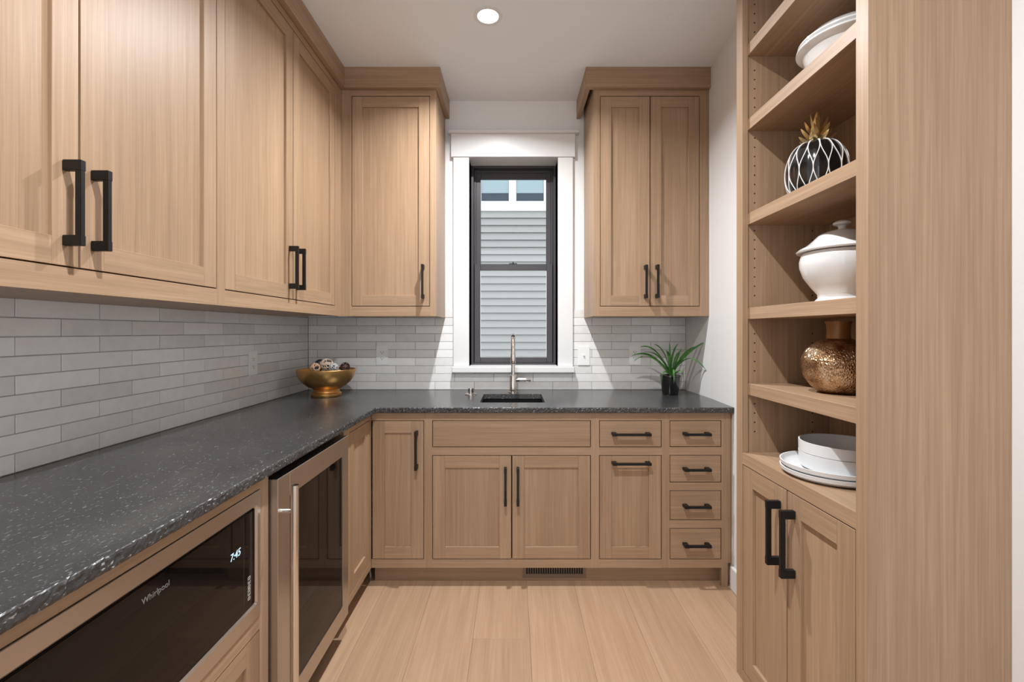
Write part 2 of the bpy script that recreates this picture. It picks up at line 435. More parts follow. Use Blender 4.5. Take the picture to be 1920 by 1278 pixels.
obj('sash_lock', bm, m_black, ls)

# ------------------------------------------------------------------ lower cabinets on the back wall
def cx(c): return (640+c/2.375-962)/369
def cz(c): return 1.296-(740+c/2.375-621)/369
ZT, ZB, CT = .8855, .0955, .8855
def shell(bm, x0, x1, y0, y1, z0, z1, side, t=.016):
    """open-fronted cabinet box; side names the open face"""
    box(bm, x0, x1, y0, y1, z0, z0+t); box(bm, x0, x1, y0, y1, z1-t, z1)
    z0 += t; z1 -= t
    if side == '-y': box(bm, x0, x0+t, y0, y1, z0, z1); box(bm, x1-t, x1, y0, y1, z0, z1); box(bm, x0+t, x1-t, y1-t, y1, z0, z1)
    else: box(bm, x0, x1, y0, y0+t, z0, z1); box(bm, x0, x1, y1-t, y1, z0, z1); a, b = (x0, x0+t) if side == '+x' else (x1-t, x1); box(bm, a, b, y0+t, y1-t, z0, z1)
def carcass(cab, x0, x1, y0, y1, z0, z1, side='-y'):
    bm = B(); shell(bm, x0, x1, y0, y1, z0, z1, side); return obj('body', bm, wv, cab)
YF = 2.363+TH+.0002; YR = YB-.012
zr1 = cz(113); zd = cz(733); zm0 = cz(268); zm1 = cz(233)
def base_unit(name, label, x0, x1, toe=True):
    c = thing(name, label, 'cabinet', ((x0+x1)/2, 2.7, 0), 'oak base cabinets under the back counter')
    if 'sink' in name:      # open topped box round the basin
        bm = B()
        box(bm, x0+.001, x0+.02, YF, YR, ZB, ZT-.001); box(bm, x1-.02, x1-.001, YF, YR, ZB, ZT-.001)
        box(bm, x0+.02, x1-.02, YR-.012, YR, ZB, ZT-.001); box(bm, x0+.02, x1-.02, YF, YR-.012, ZB, ZB+.018)
        obj('body', bm, wv, c)
    else: carcass(c, x0+.0005, x1-.0005, YF, YR, ZB, ZT-.001)
    bm = B(); box(bm, x0, x1, 2.421, 2.437, .0005, ZB-.0005); obj('toe_kick', bm, wx, c)
    return c
def ud(a): return cx(a)
xA0 = -.719
# narrow door by the corner
sA, sB, sC, sD = cx(386), cx(1129.5), cx(1444), 1.106
c = base_unit('base_cabinet', 'narrow oak base cabinet with one tall door next to the inside corner', xA0, sA)
face_frame(c, BASE, [(cx(368.5), sA, ZB, ZT)], [(xA0, cx(368.5), zr1, ZT), (xA0, cx(368.5), ZB, zd)])
door(c, BASE, xA0+.001, cx(368.5), zd, zr1, cx(337), cz(243), .194)
# sink base
c = base_unit('sink_cabinet', 'wide oak sink base cabinet with two doors and a plain false drawer front', sA, sB)
face_frame(c, BASE, [(sA, cx(404.5), ZB, ZT), (cx(1111.5), sB, ZB, ZT)], [(cx(404.5), cx(1111.5), zr1, ZT), (cx(404.5), cx(1111.5), ZB, zd), (cx(404.5), cx(1111.5), zm0, zm1)])
drawer(c, BASE, cx(404.5), cx(1111.5), zm1, zr1, name='false_front')
xm = cx(759)
door(c, BASE, cx(404.5), xm+.0008, zd, zm0, cx(731), cz(402), .188)
door(c, BASE, xm-.0008, cx(1111.5), zd, zm0, cx(786), cz(402), .188)
# pull-out
c = base_unit('base_cabinet', 'oak base cabinet with one drawer above a pull-out door with a horizontal handle', sB, sC)
l, r = cx(1148), cx(1426.5)
face_frame(c, BASE, [(sB, l, ZB, ZT), (r, sC, ZB, ZT)], [(l, r, zr1, ZT), (l, r, ZB, zd), (l, r, zm0, zm1)])
drawer(c, BASE, l, r, zm1, zr1, .194)
door(c, BASE, l, r, zd, zm0, (l+r)/2, cz(300), .194, False)
# drawer stack
c = base_unit('drawer_cabinet', 'narrow oak cabinet of four stacked drawers at the right wall', sC, sD)
l, r = cx(1462), cx(1692.5)
ys = [(113, 232), (267, 390), (425, 558), (593, 733)]
face_frame(c, BASE, [(sC, l, ZB, ZT), (r, sD-.014, .0005, .12), (r, sD, .1202, ZT)],
           [(l, r, cz(113), ZT), (l, r, cz(267), cz(232)), (l, r, cz(425), cz(390)), (l, r, cz(593), cz(558)), (l, r, ZB, cz(733))])
for a, b in ys: drawer(c, BASE, l, r, cz(b), cz(a), .134)

# toe kick air grille
g = thing('air_grille', 'bronze air grille with thin upright slots set in the toe kick below the sink', 'vent', (.085, 2.42, 0))
gx0, gx1 = (960+240/12-962)/361, (960+1670/12-962)/361
bm = B(); ax0, ax1 = (960+310/12-962)/361, (960+1600/12-962)/361
for bb in ((gx0, ax0, .016, .0925), (ax1, gx1, .016, .0925), (ax0, ax1, .016, .036), (ax0, ax1, .0885, .0925)):
    box(bm, bb[0], bb[1], 2.4165, 2.4205, bb[2], bb[3])
obj('frame', bm, m_grille, g, bevel=.0006, seg=1)
bm = B(); box(bm, ax0, ax1, 2.4200, 2.4208, .036, .0885); obj('backing', bm, m_dark, g)
bm = B()
for i in range(25):
    x = ax0+(ax1-ax0)*i/24; box(bm, x-.0016, x+.0016, 2.4172, 2.4199, .036, .0885)
tag(obj('slats', bm, m_grille, g), kind='stuff')

# ------------------------------------------------------------------ left base run
# corner unit
c = thing('base_cabinet', 'oak corner cabinet with one door between the wine fridge and the inside corner', 'cabinet', (-1.0, 2.15, 0))
carcass(c, XL+.012, -.72-TH-.0002, 1.977, 2.36, ZB, ZT-.001, '+x')
face_frame(c, LBASE, [(1.977, 2.045, ZB, ZT), (2.338, 2.3625, ZB, ZT)], [(2.045, 2.338, .851, ZT), (2.045, 2.338, ZB, .131)])
door(c, LBASE, 2.045, 2.338, .131, .851)
bm = B(); box(bm, -.79, -.774, 1.977, 2.42, .0005, ZB-.0005); obj('toe_kick', bm, wy, c)
# microwave unit
YM0, YM1 = .56, 1.3216
c = thing('microwave_cabinet', 'oak base cabinet holding the microwave with a panelled drawer beneath', 'cabinet', (-1.0, .93, 0))
bm = B()
shell(bm, XL+.012, -.72-TH-.0002, .50, 1.3675, ZB, .47, '+x'); box(bm, XL+.012, -.72-TH-.002, .50, .54, .47, ZT-.001)
box(bm, XL+.012, -.72-TH-.002, 1.345, 1.3675, .47, ZT-.001); box(bm, XL+.012, XL+.03, .54, 1.345, .47, ZT-.001)
obj('body', bm, wv, c)
face_frame(c, LBASE, [(.50, YM0, ZB, ZT), (YM1, 1.3677, ZB, ZT)], [(YM0, YM1, .850, ZT), (YM0, YM1, .452, .492), (YM0, YM1, ZB, .131)])
door(c, LBASE, YM0, YM1, .131, .452, name='drawer')
bm = B(); box(bm, -.79, -.774, .50, 1.3677, .0005, ZB-.0005); obj('toe_kick', bm, wy, c)

# microwave
mw = thing('microwave', 'built-in stainless microwave with black glass front under the left counter', 'microwave', (-.9, .94, .493))
bm = B(); box(bm, -1.15, -.735, .57, 1.31, .503, .840); obj('body', bm, m_dark, mw)
bm = B(); y0, y1, z0, z1 = YM0+.002, YM1-.002, .4935, .8485; gy0, gy1, gz0, gz1 = .585, 1.297, .540, .806
xo = -.7165
def loop(bm, y0, y1, z0, z1, x, r, n=5):
    out = []
    for (cy_, cz_, a0) in ((y1-r, z1-r, 0), (y0+r, z1-r, PI/2), (y0+r, z0+r, PI), (y1-r, z0+r, 3*PI/2)):
        for i in range(n+1):
            a = a0+PI/2*i/n; out.append(bm.verts.new((x, cy_+r*math.cos(a), cz_+r*math.sin(a))))
    return out
L1 = loop(bm, y0, y1, z0, z1, -.735, .004); L2 = loop(bm, y0, y1, z0, z1, xo-.001, .004); L3 = loop(bm, y0+.001, y1-.001, z0+.001, z1-.001, xo, .004)
L4 = loop(bm, gy0-.006, gy1+.006, gz0-.006, gz1+.006, xo+.001, .010); L5 = loop(bm, gy0, gy1, gz0, gz1, xo-.004, .007); L6 = loop(bm, gy0, gy1, gz0, gz1, -.735, .007)
for A, D in ((L1, L2), (L2, L3), (L3, L4), (L4, L5), (L5, L6), (L6, L1)):
    for i in range(len(A)): j = (i+1) % len(A); bm.faces.new((A[i], A[j], D[j], D[i]))
bmesh.ops.recalc_face_normals(bm, faces=bm.faces[:])
obj('trim_frame', bm, m_steelh, mw)
bm = B(); box(bm, -.7345, -.7185, gy0+.002, gy1-.002, gz0+.002, gz1-.002); gd = obj('glass_door', bm, m_mirror, mw, bevel=.002)
bm = B()
for yy in (1.2407, 1.271): box(bm, -.7186, -.7182, yy-.0006, yy+.0006, gz0+.004, gz1-.004)
obj('seam', bm, m_line, gd)
ML = lambda y, z, x=-.7182: Matrix.Translation((x, y, z)) @ Matrix(((0,0,1,0),(1,0,0,0),(0,1,0,0),(0,0,0,1)))
text_mesh('clock_digits', '7:45', .0265, m_display, gd, ML(1.203, .717), shear=.15)
text_mesh('lettering', 'Whirlpool', .0175, m_print, gd, ML(.936, .771))
bm = B()
for i, zz in enumerate((.570, .582, .592, .602, .614, .625)):
    y = 1.2657
    for bb in ((y-.006, y+.006, zz+.0030, zz+.0042), (y-.006, y+.006, zz-.0042, zz-.0030), (y-.006, y-.0045, zz-.004, zz+.004), (y+.0045, y+.006, zz-.004, zz+.004), (y-.0008, y+.0008, zz-.002, zz+.002)):
        if i % 3 == 1 and bb[2] > zz+.001: continue
        box(bm, -.7186, -.7181, *bb)
obj('touch_icons', bm, m_icon, gd)

# beverage fridge
fr_ = thing('beverage_fridge', 'stainless steel wine fridge with dark glass door beside the microwave cabinet', 'fridge', (-1.0, 1.67, 0))
bm = B(); box(bm, XL+.02, -.742, 1.374, 1.972, .07, .864); obj('body', bm, m_dark, fr_)
bm = B(); box(bm, XL+.03, -.79, 1.39, 1.95, .0005, .07); obj('toe_kick', bm, m_dark, fr_)
bm = B(); X0, X1 = -.736, -.696; fy0, fy1, fz0, fz1 = 1.3765, 1.964, .105, .858
box(bm, X0, X1, fy0, fy0+.075, fz0, fz1); box(bm, X0, X1, fy1-.062, fy1, fz0, fz1)
box(bm, X0, X1, fy0+.075, fy1-.062, fz0, fz0+.067, 1); box(bm, X0, X1, fy0+.075, fy1-.062, fz1-.073, fz1, 1)
fd = obj('door', bm, [m_steel, m_steelh], fr_, bevel=.0008, seg=1)
bm = B(); box(bm, X0+.004, X1-.003, fy0+.074, fy1-.061, fz0+.066, fz1-.072); obj('glass_pane', bm, m_mirror, fd)
bm = B(); tube(bm, [(-.656, 1.397, z) for z in (.125, .48, .835)], .0115, 20)
for z in (.757, .205): tube(bm, [(-.697, 1.397, z), (-.656, 1.397, z)], .0065, 14)
obj('handle', bm, plain('polished_bar', (.78, .74, .70), .16, 1), fd, smooth=True)

# ------------------------------------------------------------------ countertop
def counter():
    pts = []; nrm = []
    def run(a, b, n, step=.006):
        L_ = math.dist(a, b); k = max(1, int(L_/step))
        for i in range(k):
            t = i/k; pts.append((a[0]+(b[0]-a[0])*t, a[1]+(b[1]-a[1])*t)); nrm.append(n)
    xl, yb, xf, yf = XL+.0095, YB-.0095, -.689, 2.332
    run((xl, .48), (xf, .48), (0, -1, .2)); run((xf, .48), (xf, yf-.012), (1, 0, 1))
    pts.append((xf+.003, yf-.003)); nrm.append((.7, -.7, 1))
    run((xf+.012, yf), (1.1085, yf), (0, -1, 1)); run((1.1085, yf), (1.127, 2.665), (1, 0, 0), .1); run((1.127, 2.665), (1.127, yb), (1, 0, 0), .1)
    run((1.126, yb), (xl, yb), (0, 1, 0), .2); run((xl, yb), (xl, .48), (-1, 0, 0), .2)
    hole = []
    x0, x1, y0, y1, r = -.178, .172, 2.497, 2.835, .018
    for (a, b, s) in ((x1-r, y1-r, 0), (x0+r, y1-r, PI/2), (x0+r, y0+r, PI), (x1-r, y0+r, 1.5*PI)):
        for i in range(6): t = s+PI/2*i/5; hole.append((a+r*math.cos(t), b+r*math.sin(t)))
    bm = B(); n = len(pts); rnd = random.Random(3)
    low = [rnd.uniform(-1, 1) for _ in range(n)]
    rows = [(.9142, -.0030, .0010), (.9125, -.0006, .0014), (.908, .0006, .0018), (.9015, .0002, .0022), (.894, .0000, .0022), (.889, -.0008, .0018), (.8862, -.0032, .0010)]
    R = []
    for z, off, j in rows:
        ring = []
        for i, (p, q) in enumerate(zip(pts, nrm)):
            d = off*(1 if q[2] else 0)+q[2]*j*(.7*rnd.uniform(-1, 1)+.5*(low[i]+low[i-1]))
            ring.append(bm.verts.new((p[0]+q[0]*d, p[1]+q[1]*d, z+(q[2]*rnd.uniform(-.0006, .0006) if .887 < z < .914 else 0))))
        R.append(ring)
    for A, D in zip(R, R[1:]):
        for i in range(n): j = (i+1) % n; bm.faces.new((D[i], D[j], A[j], A[i]))
    for z, ring, top in ((.9142, R[0], True), (.8862, R[-1], False)):
        hv = [bm.verts.new((x, y, z)) for x, y in hole]; vs = ring+hv
        for t in tessellate_polygon([[v.co for v in ring], [v.co for v in hv]]):
            try: bm.faces.new([vs[i] for i in t])
            except ValueError: pass
        if top: ht = hv
        else:
            for i in range(len(hv)): j = (i+1) % len(hv); bm.faces.new((ht[i], ht[j], hv[j], hv[i]))
    bmesh.ops.recalc_face_normals(bm, faces=bm.faces[:])
    o = obj('countertop', bm, m_granite)
    rebase(o, (0, 2.6, .8862))
    tag(o, 'L-shaped black leathered granite worktop with chipped edge over the base cabinets', 'countertop')
counter()

# sink
s = thing('sink', 'small black undermount sink sunk in the back counter below the window', 'sink', (0, 2.66, .66))
bm = B(); x0, x1, y0, y1 = -.186, .180, 2.489, 2.843; zt, zb = .8855, .675
def rl(ins, z, r):
    out = []
    for (a, b, st) in ((x1-ins-r, y1-ins-r, 0), (x0+ins+r, y1-ins-r, PI/2), (x0+ins+r, y0+ins+r, PI), (x1-ins-r, y0+ins+r, 1.5*PI)):
        for i in range(6): t = st+PI/2*i/5; out.append(bm.verts.new((a+r*math.cos(t), b+r*math.sin(t), z)))
    return out
ls_ = [rl(-.012, zt, .03), rl(0, zt, .022), rl(.004, zb+.03, .03), rl(.012, zb+.008, .04), rl(.03, zb, .05)]
for A, D in zip(ls_, ls_[1:]):
    for i in range(len(A)): j = (i+1) % len(A); bm.faces.new((A[i], A[j], D[j], D[i]))
bm.faces.new(ls_[-1])
lo = [rl(-.012, zt-.006, .03), rl(-.006, zt-.02, .03), rl(-.002, zb-.008, .04)]
for A, D in zip([ls_[0]]+lo, lo):
    for i in range(len(A)): j = (i+1) % len(A); bm.faces.new((A[j], A[i], D[i], D[j]))
bm.faces.new(lo[-1][::-1])
obj('basin', bm, m_sink, s, smooth=True)
bm = B(); lathe(bm, [(0, zb+.004), (.028, zb+.003), (.040, zb+.0045), (.043, zb+.0008)], 0, 2.66, 32); obj('drain', bm, m_chrome, s, smooth=True)

# faucet
f = thing('faucet', 'brushed nickel gooseneck faucet with side lever behind the sink', 'faucet', (0, 2.897, .9142))
zc = .9143; fy = 2.897
bm = B(); lathe(bm, [(0, zc), (.031, zc), (.031, zc+.006), (.0225, zc+.010), (.0225, zc+.108), (.0205, zc+.112), (0, zc+.112)], 0, fy, 32)
obj('body', bm, m_chrome, f, smooth=True)
bm = B()
pts = [(0, fy, zc+.108), (0, fy, zc+.2)]+[(0, fy-.085+.085*math.cos(a), 1.186+.085*math.sin(a)) for a in [PI*i/14 for i in range(15)]]+[(0, fy-.170, 1.165)]
tube(bm, pts, .0125, 18); obj('spout', bm, m_chrome, f, smooth=True)
bm = B(); lathe(bm, [(0, 1.105), (.012, 1.105), (.0145, 1.112), (.0145, 1.16), (.0128, 1.166), (0, 1.166)], 0, fy-.170, 24)
lathe(bm, [(.0150, 1.1250), (.0152, 1.1265), (.0150, 1.128)], 0, fy-.170, 24)
obj('spray_head', bm, m_chrome, f, smooth=True)
bm = B(); tube(bm, [(.018, fy, .996), (.030, fy, .996), (.031, fy, .996), (.080, fy, .996), (.081, fy, .996)], [.012, .012, .0145, .0145, .012], 20)
tube(bm, [(.080, fy, .996), (.098, fy-.004, .993), (.106, fy-.010, .990)], [.006, .0075, .007], 12); obj('lever', bm, m_chrome, f, smooth=True)
# disposal button
bm = B(); bx_, by_ = -.256, 2.822
lathe(bm, [(0, zc), (.037, zc), (.037, zc+.004), (.030, zc+.008), (.018, zc+.009), (.018, zc+.034), (.015, zc+.037), (0, zc+.037)], bx_, by_, 32)
rebase(tag(obj('disposal_button', bm, m_chrome, smooth=True), 'round nickel air switch button on the counter left of the sink', 'button'), (bx_, by_, zc))

# ------------------------------------------------------------------ outlets and switch
def recept(bm_, fr, u, v, parent):
    bm = B(); M_ = []
    n = 20
    pl = [fr.pt(u+.0165*math.cos(2*PI*i/n), v+max(-.0125, min(.0125, .0165*math.sin(2*PI*i/n))), 0) for i in range(n)]
    dirv = Vector(fr.pt(0, 0, 1))-Vector(fr.pt(0, 0, 0))
    vs = [bm.verts.new(Vector(p)+dirv*.0062) for p in pl]; vb = [bm.verts.new(Vector(p)+dirv*.003) for p in pl]
    bm.faces.new(vs)
    for i in range(n): j = (i+1) % n; bm.faces.new((vs[i], vb[i], vb[j], vs[j]))
    bmesh.ops.recalc_face_normals(bm, faces=bm.faces[:])
    fr.box(bm, u-.0085, u-.006, v-.001, v+.007, .0058, .0065, 1); fr.box(bm, u+.006, u+.0085, v-.001, v+.006, .0058, .0065, 1)
    fr.box(bm, u-.0025, u+.0025, v-.009, v-.0045, .0058, .0065, 1)
    return obj('receptacle', bm, [m_plate, m_dark], parent)
def outlet(name, fr, u, v, label, switch=False):
    t = thing(name, label, 'switch' if switch else 'outlet', fr.pt(u, v, 0), None if switch else 'duplex wall outlets on the tiled backsplash')
    bm = B(); fr.box(bm, u-.0385, u+.0385, v-.0625, v+.0625, .0003, .0052); obj('cover_plate', bm, m_plate, t, bevel=.0014)
    if switch:
        bm = B(); fr.box(bm, u-.005, u+.005, v-.012, v+.012, .0052, .0062); fr.box(bm, u-.0035, u+.0035, v-.001, v+.009, .0062, .015); obj('toggle', bm, m_plate, t, bevel=.0008)
    else:
        for s_ in (-1, 1): recept(None, fr, u, v+s_*.0195, t)
    for vv in ((v+.041, v-.041) if switch else (v,)):
        bm = B(); fr.box(bm, u-.002, u+.002, vv-.002, vv+.002, .0052, .0062); obj('screw', bm, m_plate, t, bevel=.0006)
LW = Face('left', XL+.0095); BW = Face('back', YB-.0095)
outlet('wall_outlet', LW, 2.394, 1.134, 'white duplex outlet on the left tiled wall near the corner')
outlet('wall_outlet', BW, -.857, 1.139, 'white duplex outlet on the back tiles just right of the gold bowl')
outlet('wall_outlet', BW, .797, 1.139, 'white duplex outlet partly behind the potted plant leaves')
outlet('light_switch', BW, .463, 1.137, 'white toggle switch plate on the tiles right of the window', True)

# ------------------------------------------------------------------ upper cabinets
UB, UT = 1.384, 2.690
def ux(c): return (620+c/2.4577-962)/324.6
def uz(c): return 1.296-(100+c/2.4577-621)/324.6
DB, DT = uz(1166), uz(195.5)
def upper_body(c, x0, x1, y0, y1, side='-y'):
    carcass(c, x0, x1, y0, y1, UB+.0005, 2.80, side)
# left pair, near
def left_upper(label, y0, y1, f0, f1, mid):
    c = thing('wall_cabinet', label, 'cabinet', (-1.17, (y0+y1)/2, UB), 'oak wall cabinets with paired doors')
    upper_body(c, XL+.0105, -.992-TH-.0002, y0+.0005, y1-.0005, '+x')
    face_frame(c, LUP, [(y0, f0, UB, UT), (f1, y1, UB, UT)], [(f0, f1, UB, 1.438), (f0, f1, DT, UT)])
    door(c, LUP, f0, mid+.0008, 1.438, DT, mid-.0355, 1.580, .189)
    door(c, LUP, mid-.0008, f1, 1.438, DT, mid+.0335, 1.580, .189)
left_upper('oak wall cabinet on the left wall nearest the camera with two tall doors', .52, 1.580, .565, 1.559, 1.0653)
left_upper('oak wall cabinet on the left wall, farther pair of tall doors near the corner', 1.580, 2.6855, 1.601, 2.592, 2.100)
# back left
c = thing('wall_cabinet', 'single-door oak wall cabinet left of the window', 'cabinet', (-.72, 2.86, UB))
x0, x1 = -.9915, -.4386-.006
upper_body(c, x0+.0005, x1, 2.686+TH+.0002, YB-.011)
l, r = ux(96), ux(457.5)
face_frame(c, UPB, [(x0, l, UB, UT), (r, x1, UB, UT)], [(l, r, UB, DB), (l, r, DT, UT)])
door(c, UPB, l, r, DB, DT, ux(427.5), uz(1052), .194)
# back right
c = thing('wall_cabinet', 'two-door oak wall cabinet right of the window', 'cabinet', (.79, 2.86, UB))
x0, x1 = ux(1211), XR-.002
upper_body(c, x0+.0005, x1, 2.686+TH+.0002, YB-.011)
l, r, mm = ux(1241), ux(1700.5), ux(1472.5)
face_frame(c, UPB, [(x0, l, UB, UT), (r, x1, UB, UT)], [(l, r, UB, DB), (l, r, DT, UT)])
door(c, UPB, l, mm+.0008, DB, DT, ux(1448.5), uz(1053), .19)
door(c, UPB, mm-.0008, r, DB, DT, ux(1501), uz(1052), .19)
# crown boards
CB, CTT = 2.690, ZC-.0008
bm = B(); box(bm, -.9905, -.965, .51, 2.659, CB, CTT, 0); box(bm, -.965-.0255, -.4175, 2.659, 2.6845, CB, CTT, 1); box(bm, -.443, -.4175, 2.6845, YB-.001, CB, CTT, 0)
o = obj('crown_board', bm, [wy, wx]); rebase(o, (-.8, 2.2, CB)); tag(o, 'flat oak crown board along the tops of the left and corner wall cabinets', 'moulding')
bm = B(); box(bm, .4170, XR-.001, 2.659, 2.6845, CB, CTT, 1); box(bm, .4170, .4425, 2.6845, YB-.001, CB, CTT, 0)
o = obj('crown_board', bm, [wy, wx]); rebase(o, (.8, 2.8, CB)); tag(o, 'flat oak crown board on top of the wall cabinet right of the window', 'moulding')

# ------------------------------------------------------------------ pantry cabinet
pc = thing('pantry_cabinet', 'tall oak pantry cabinet with open shelves above two doors at the right', 'cabinet', (.95, 1.34, 0))
PY0, PY1 = 1.0344, 1.644; IY0, IY1 = 1.0714, 1.602; SZ = .8785
bm = B()
box(bm, .8092, 1.109, PY0+.0002, PY0+.019, .0005, 2.803); box(bm, .8092, 1.109, PY1-.036, PY1-.0175, .0005, 2.803)
obj('side_panel', bm, wv, pc)
bm = B(); box(bm, 1.094, 1.1088, PY0+.019, PY1-.036, ZB, 2.803); obj('back_panel', bm, wv, pc)
face_frame(pc, PAN, [(PY0, IY0, ZB, 2.803), (IY1, PY1, ZB, 2.803)], [(IY0, IY1, .840, SZ), (IY0, IY1, ZB, .130), (IY0, IY1, 2.70, 2.803)])
bm = B(); box(bm, .8092, 1.094, PY0+.0192, PY1-.0362, .84, SZ-.0002); obj('fixed_shelf', bm, wy, pc)
bm = B(); shell(bm, .8094, 1.0938, PY0+.0192, PY1-.0362, ZB+.005, .839, '-x'); obj('lower_body', bm, wv, pc)
bm = B(); box(bm, .86, .876, PY0+.0192, PY1-.0362, .0005, ZB+.004); obj('toe_kick', bm, wy, pc)
for zt_ in (2.285, 2.027, 1.702, 1.377, 1.117):
    bm = B(); box(bm, .8095, 1.0935, PY0+.0195, PY1-.0365, zt_-.039, zt_); obj('shelf', bm, wy, pc, bevel=.0008, seg=1)
bm = B(); ys_ = PY1-.0361
for (xx) in (.835, 1.035):
    for a, b in ((.93, 1.06), (1.14, 1.32), (1.40, 1.645), (1.72, 1.97), (2.05, 2.23), (2.31, 2.6)):
        z = a+.02
        while z < b:
            vs = [bm.verts.new((xx+.0026*math.cos(2*PI*i/8), ys_-.0003, z+.0026*math.sin(2*PI*i/8))) for i in range(8)]
            vb = [bm.verts.new((v.co.x, ys_+.0003, v.co.z)) for v in vs]
            bm.faces.new(vs)
            for i in range(8): j = (i+1) % 8; bm.faces.new((vs[i], vs[j], vb[j], vb[i]))
            z += .032
tag(obj('pin_holes', bm, m_dark, pc), kind='stuff')
YG = 1.343
door(pc, PAN, YG-.0008, IY1, .130, .840, YG-.041+.0, .701, .189) if False else None
d1 = door(pc, PAN, YG-.0008, IY1, .130, .840, YG+.035, .701, .189)
d2 = door(pc, PAN, IY0, YG+.0008, .130, .840, YG-.036, .6985, .189)

# ------------------------------------------------------------------ things on the pantry shelves
def body_thing(name, label, cat, prof, cx_, cy_, mat, parent=None, seg=56, group=None, **k):
    bm = B(); lathe(bm, prof, cx_, cy_, seg, **k); o = obj(name, bm, mat, parent, smooth=True)
    if parent is None: rebase(o, (cx_, cy_, prof[0][1])); tag(o, label, cat, group)
    return o
# lidded tureen
z = 1.3772; X_, Y_ = .945, 1.3355
t = thing('tureen', 'white ceramic tureen with knobbed lid on the shelf below the pineapple', 'tureen', (X_, Y_, z))
bm = B(); lathe(bm, [(0, z+.004), (.050, z+.002), (.068, z), (.070, z+.005), (.060, z+.016), (.061, z+.026), (.078, z+.048), (.096, z+.076), (.1055, z+.104), (.1065, z+.122), (.103, z+.138), (.099, z+.146), (.094, z+.146), (.097, z+.120), (.085, z+.08), (.05, z+.04), (0, z+.032)], X_, Y_, 56)
for s_ in (-1, 1):
    pass
obj('bowl', bm, m_ceramic, t, smooth=True)
bm = B(); lathe(bm, [(.093, z+.1475), (.1125, z+.148), (.1145, z+.152), (.108, z+.158), (.092, z+.166), (.075, z+.180), (.058, z+.198), (.040, z+.206), (.018, z+.2095), (0, z+.210)], X_, Y_, 56)
ld = obj('lid', bm, m_ceramic, t, smooth=True)
bm = B(); lathe(bm, [(.014, z+.208), (.0095, z+.216), (.012, z+.221), (.022, z+.225), (.0235, z+.230), (.016, z+.236), (0, z+.2375)], X_, Y_, 32)
obj('knob', bm, m_ceramic, ld, smooth=True)
# covered dish on the top visible shelf
z = 2.0272; X_, Y_ = .945, 1.312
t = thing('covered_dish', 'white lidded ceramic dish on the highest visible shelf, seen from below', 'dish', (X_, Y_, z))
bm = B(); lathe(bm, [(0, z+.003), (.092, z+.001), (.098, z), (.099, z+.006), (.093, z+.018), (.094, z+.026), (.104, z+.044), (.109, z+.062), (.112, z+.066), (.1235, z+.0705), (.1265, z+.074), (.1265, z+.078), (.123, z+.081), (.116, z+.083), (.10, z+.06), (0, z+.03)], X_, Y_, 64)
obj('bowl', bm, m_ceramic, t, smooth=True)
bm = B(); lathe(bm, [(.112, z+.0835), (.116, z+.0845), (.1225, z+.088), (.1225, z+.092), (.115, z+.098), (.098, z+.112), (.070, z+.124), (.03, z+.131), (0, z+.132)], X_, Y_, 64)
ld = obj('lid', bm, m_ceramic, t, smooth=True)
bm = B(); lathe(bm, [(.012, z+.131), (.009, z+.139), (.02, z+.147), (.016, z+.156), (0, z+.158)], X_, Y_, 28); obj('knob', bm, m_ceramic, ld, smooth=True)

# ceramic pineapple
z = 1.7022; X_, Y_ = .93, 1.425; H_ = .172; R_ = .083
t = thing('pineapple_ornament', 'black ceramic pineapple with white lattice lines and gold crown on a shelf', 'ornament', (X_, Y_, z))
def pr(t_):      # t in 0..1 bottom to top
    a = PI*(.10+.86*t_); return R_*max(.0, math.sin(a))**.72
prof = [(0, z+.0005)]+[(pr(i/22), z+.0005+H_*(1-math.cos(PI*(i/22)))/2*1.0) for i in range(23)]+[(0, z+H_-.006)]
def prz(zz):
    for (r0, z0_), (r1, z1_) in zip(prof[1:-1], prof[2:-1]):
        if z0_ <= zz <= z1_: return r0+(r1-r0)*(zz-z0_)/max(1e-6, z1_-z0_)
    return prof[-2][0]
bm = B(); lathe(bm, prof, X_, Y_, 96, fl=lambda a, zz: .022*(abs(math.cos(a*9))-.6)); obj('body', bm, m_glossblack, t, smooth=True)
bm = B(); NL = 14
for sgn in (1, -1):
    for k in range(NL):
        pts = []
        for i in range(31):
            q = i/30; zz = z+.003+(H_-.004)*q
            # each line swings back and forth so neighbours meet in ogee diamonds
            a = 2*PI*k/NL+sgn*(PI/NL)*(.5+.5*math.cos(q*PI*2.3))*.97
            r_ = prz(zz)*1.012+.0006; pts.append((X_+r_*math.cos(a), Y_+r_*math.sin(a), zz))
        tube(bm, pts, .0014, 6)
tag(obj('lattice', bm, plain('white_glaze', (.85, .85, .84), .25), t, smooth=True), label='raised white diamond lattice lines')
